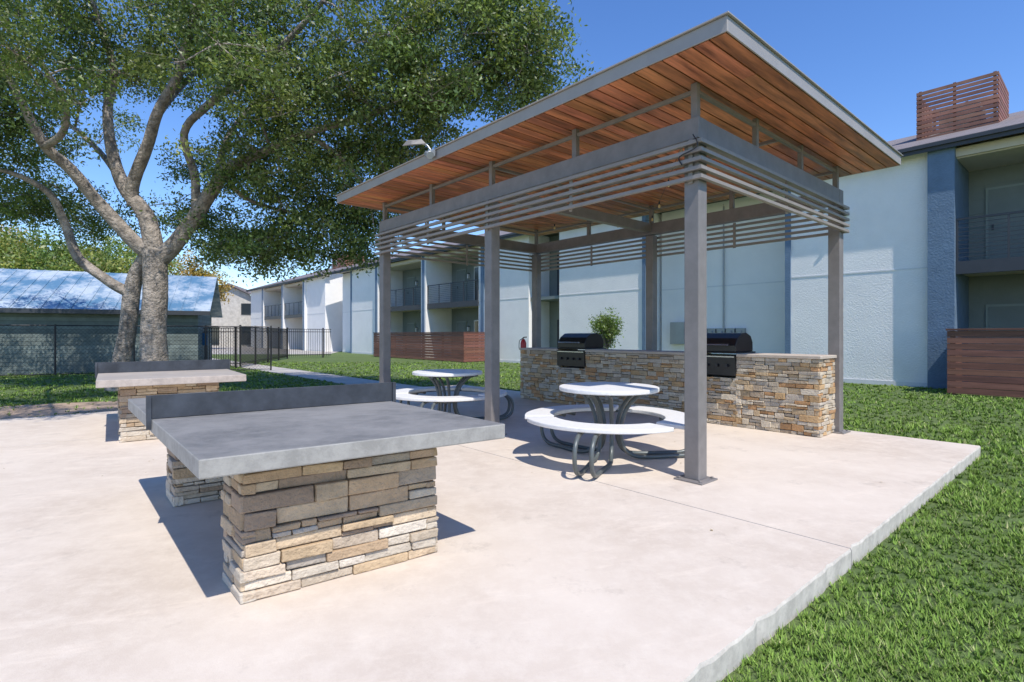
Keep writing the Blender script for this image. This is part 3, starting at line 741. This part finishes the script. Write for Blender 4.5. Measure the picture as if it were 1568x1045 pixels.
X=np.repeat(X,K);Z=np.repeat(Z,K);k=np.repeat(k0,K);h=np.repeat(hh,K)*rng.uniform(.6,1.2,len(X));br=np.repeat(br,K)
n=len(X); w=.0042*np.maximum(k,.6); an=rng.uniform(0,2*math.pi,n)
rr=.012*k; dirx,diry=np.cos(an),np.sin(an)
P=np.stack([X+dirx*rr*rng.uniform(0,1,n),Z+diry*rr*rng.uniform(0,1,n),np.full(n,GZ)],1)
sd=np.stack([-diry,dirx,np.zeros(n)],1)*w[:,None]
ln=rng.uniform(.3,1.3,n)*h
tip=P+np.stack([dirx*ln,diry*ln,h],1)
V=np.stack([P-sd,P+sd,tip],1).reshape(-1,3)
bc=np.array([(.165,.265,.055),(.195,.295,.062),(.14,.22,.045),(.25,.32,.10),(.36,.36,.17)])
col=bc[rng.choice(5,n,p=[.33,.3,.22,.11,.04])]*(rng.uniform(.8,1.2,n)*br)[:,None]
npmesh('grass_blades',V,3,m_blade,None,col)
N=260; s=rng.uniform(-8,3.6,N); t=rng.uniform(-1.2,11.5,N); keep=(t>3)|(rng.uniform(0,1,N)<.2); s=s[keep];t=t[keep];N=len(s)
X=ST.o[0]+B2[0]*s+A2[0]*t; Y=ST.o[1]+B2[1]*s+A2[1]*t; a=rng.uniform(0,6.28,N); l=rng.uniform(.015,.03,N)
kk=Y>3.2; X=X[kk];Y=Y[kk];a=a[kk];l=l[kk];t=t[kk];N=len(X)
zz=np.where(t<8.6,.004,GZ+.012)
P=np.stack([X,Y,zz],1); d=np.stack([np.cos(a),np.sin(a),rng.uniform(-.1,.25,N)],1)*l[:,None]; q=np.stack([-np.sin(a),np.cos(a),rng.uniform(0,.3,N)],1)*(l*.3)[:,None]
V=np.stack([P-d*.0,P+d*.5+q,P+d,P+d*.5-q],1).reshape(-1,3); V[:,2]=np.maximum(V[:,2],np.repeat(zz,4))
npmesh('fallen_leaves',V,4,m_leaf,None,np.array([(.30,.2,.09),(.22,.15,.07),(.35,.27,.12)])[rng.integers(0,3,N)])

# ---------------- light
az=math.atan2(.44,-.9); el=math.radians(57)
sundir=Vector((math.sin(az)*math.cos(el),math.cos(az)*math.cos(el),math.sin(el)))
ld=bpy.data.lights.new('sun','SUN'); ld.energy=5.0; ld.angle=math.radians(.53); ld.color=(1,.945,.87)
lo=bpy.data.objects.new('sun',ld); scene.collection.objects.link(lo); lo.rotation_euler=sundir.to_track_quat('Z','Y').to_euler(); lo.location=(0,0,30)
w=bpy.data.worlds.new('World'); scene.world=w; w.use_nodes=True; nt=w.node_tree
sk=nt.nodes.new('ShaderNodeTexSky'); sk.sky_type='NISHITA'; sk.sun_disc=False; sk.sun_elevation=el; sk.sun_rotation=az
sk.air_density=1.0; sk.dust_density=.0; sk.ozone_density=3.5
hs=nt.nodes.new('ShaderNodeHueSaturation'); hs.inputs['Saturation'].default_value=1.2; hs.inputs['Value'].default_value=1.5; hs.inputs['Hue'].default_value=.51
nt.links.new(sk.outputs[0],hs.inputs['Color'])
bg=nt.nodes['Background']; nt.links.new(hs.outputs[0],bg.inputs[0]); bg.inputs[1].default_value=.145
# ---------------- camera
cd=bpy.data.cameras.new('camera'); cd.sensor_width=36; cd.lens=F/1568*36; cd.shift_y=(513-522.7)/1568; cd.clip_start=.05; cd.clip_end=2000
co=bpy.data.objects.new('camera',cd); scene.collection.objects.link(co); co.location=(0,0,H); co.rotation_euler=(math.pi/2,0,0); scene.camera=co
scene.view_settings.view_transform='Standard'; scene.view_settings.look='None'; scene.view_settings.exposure=0
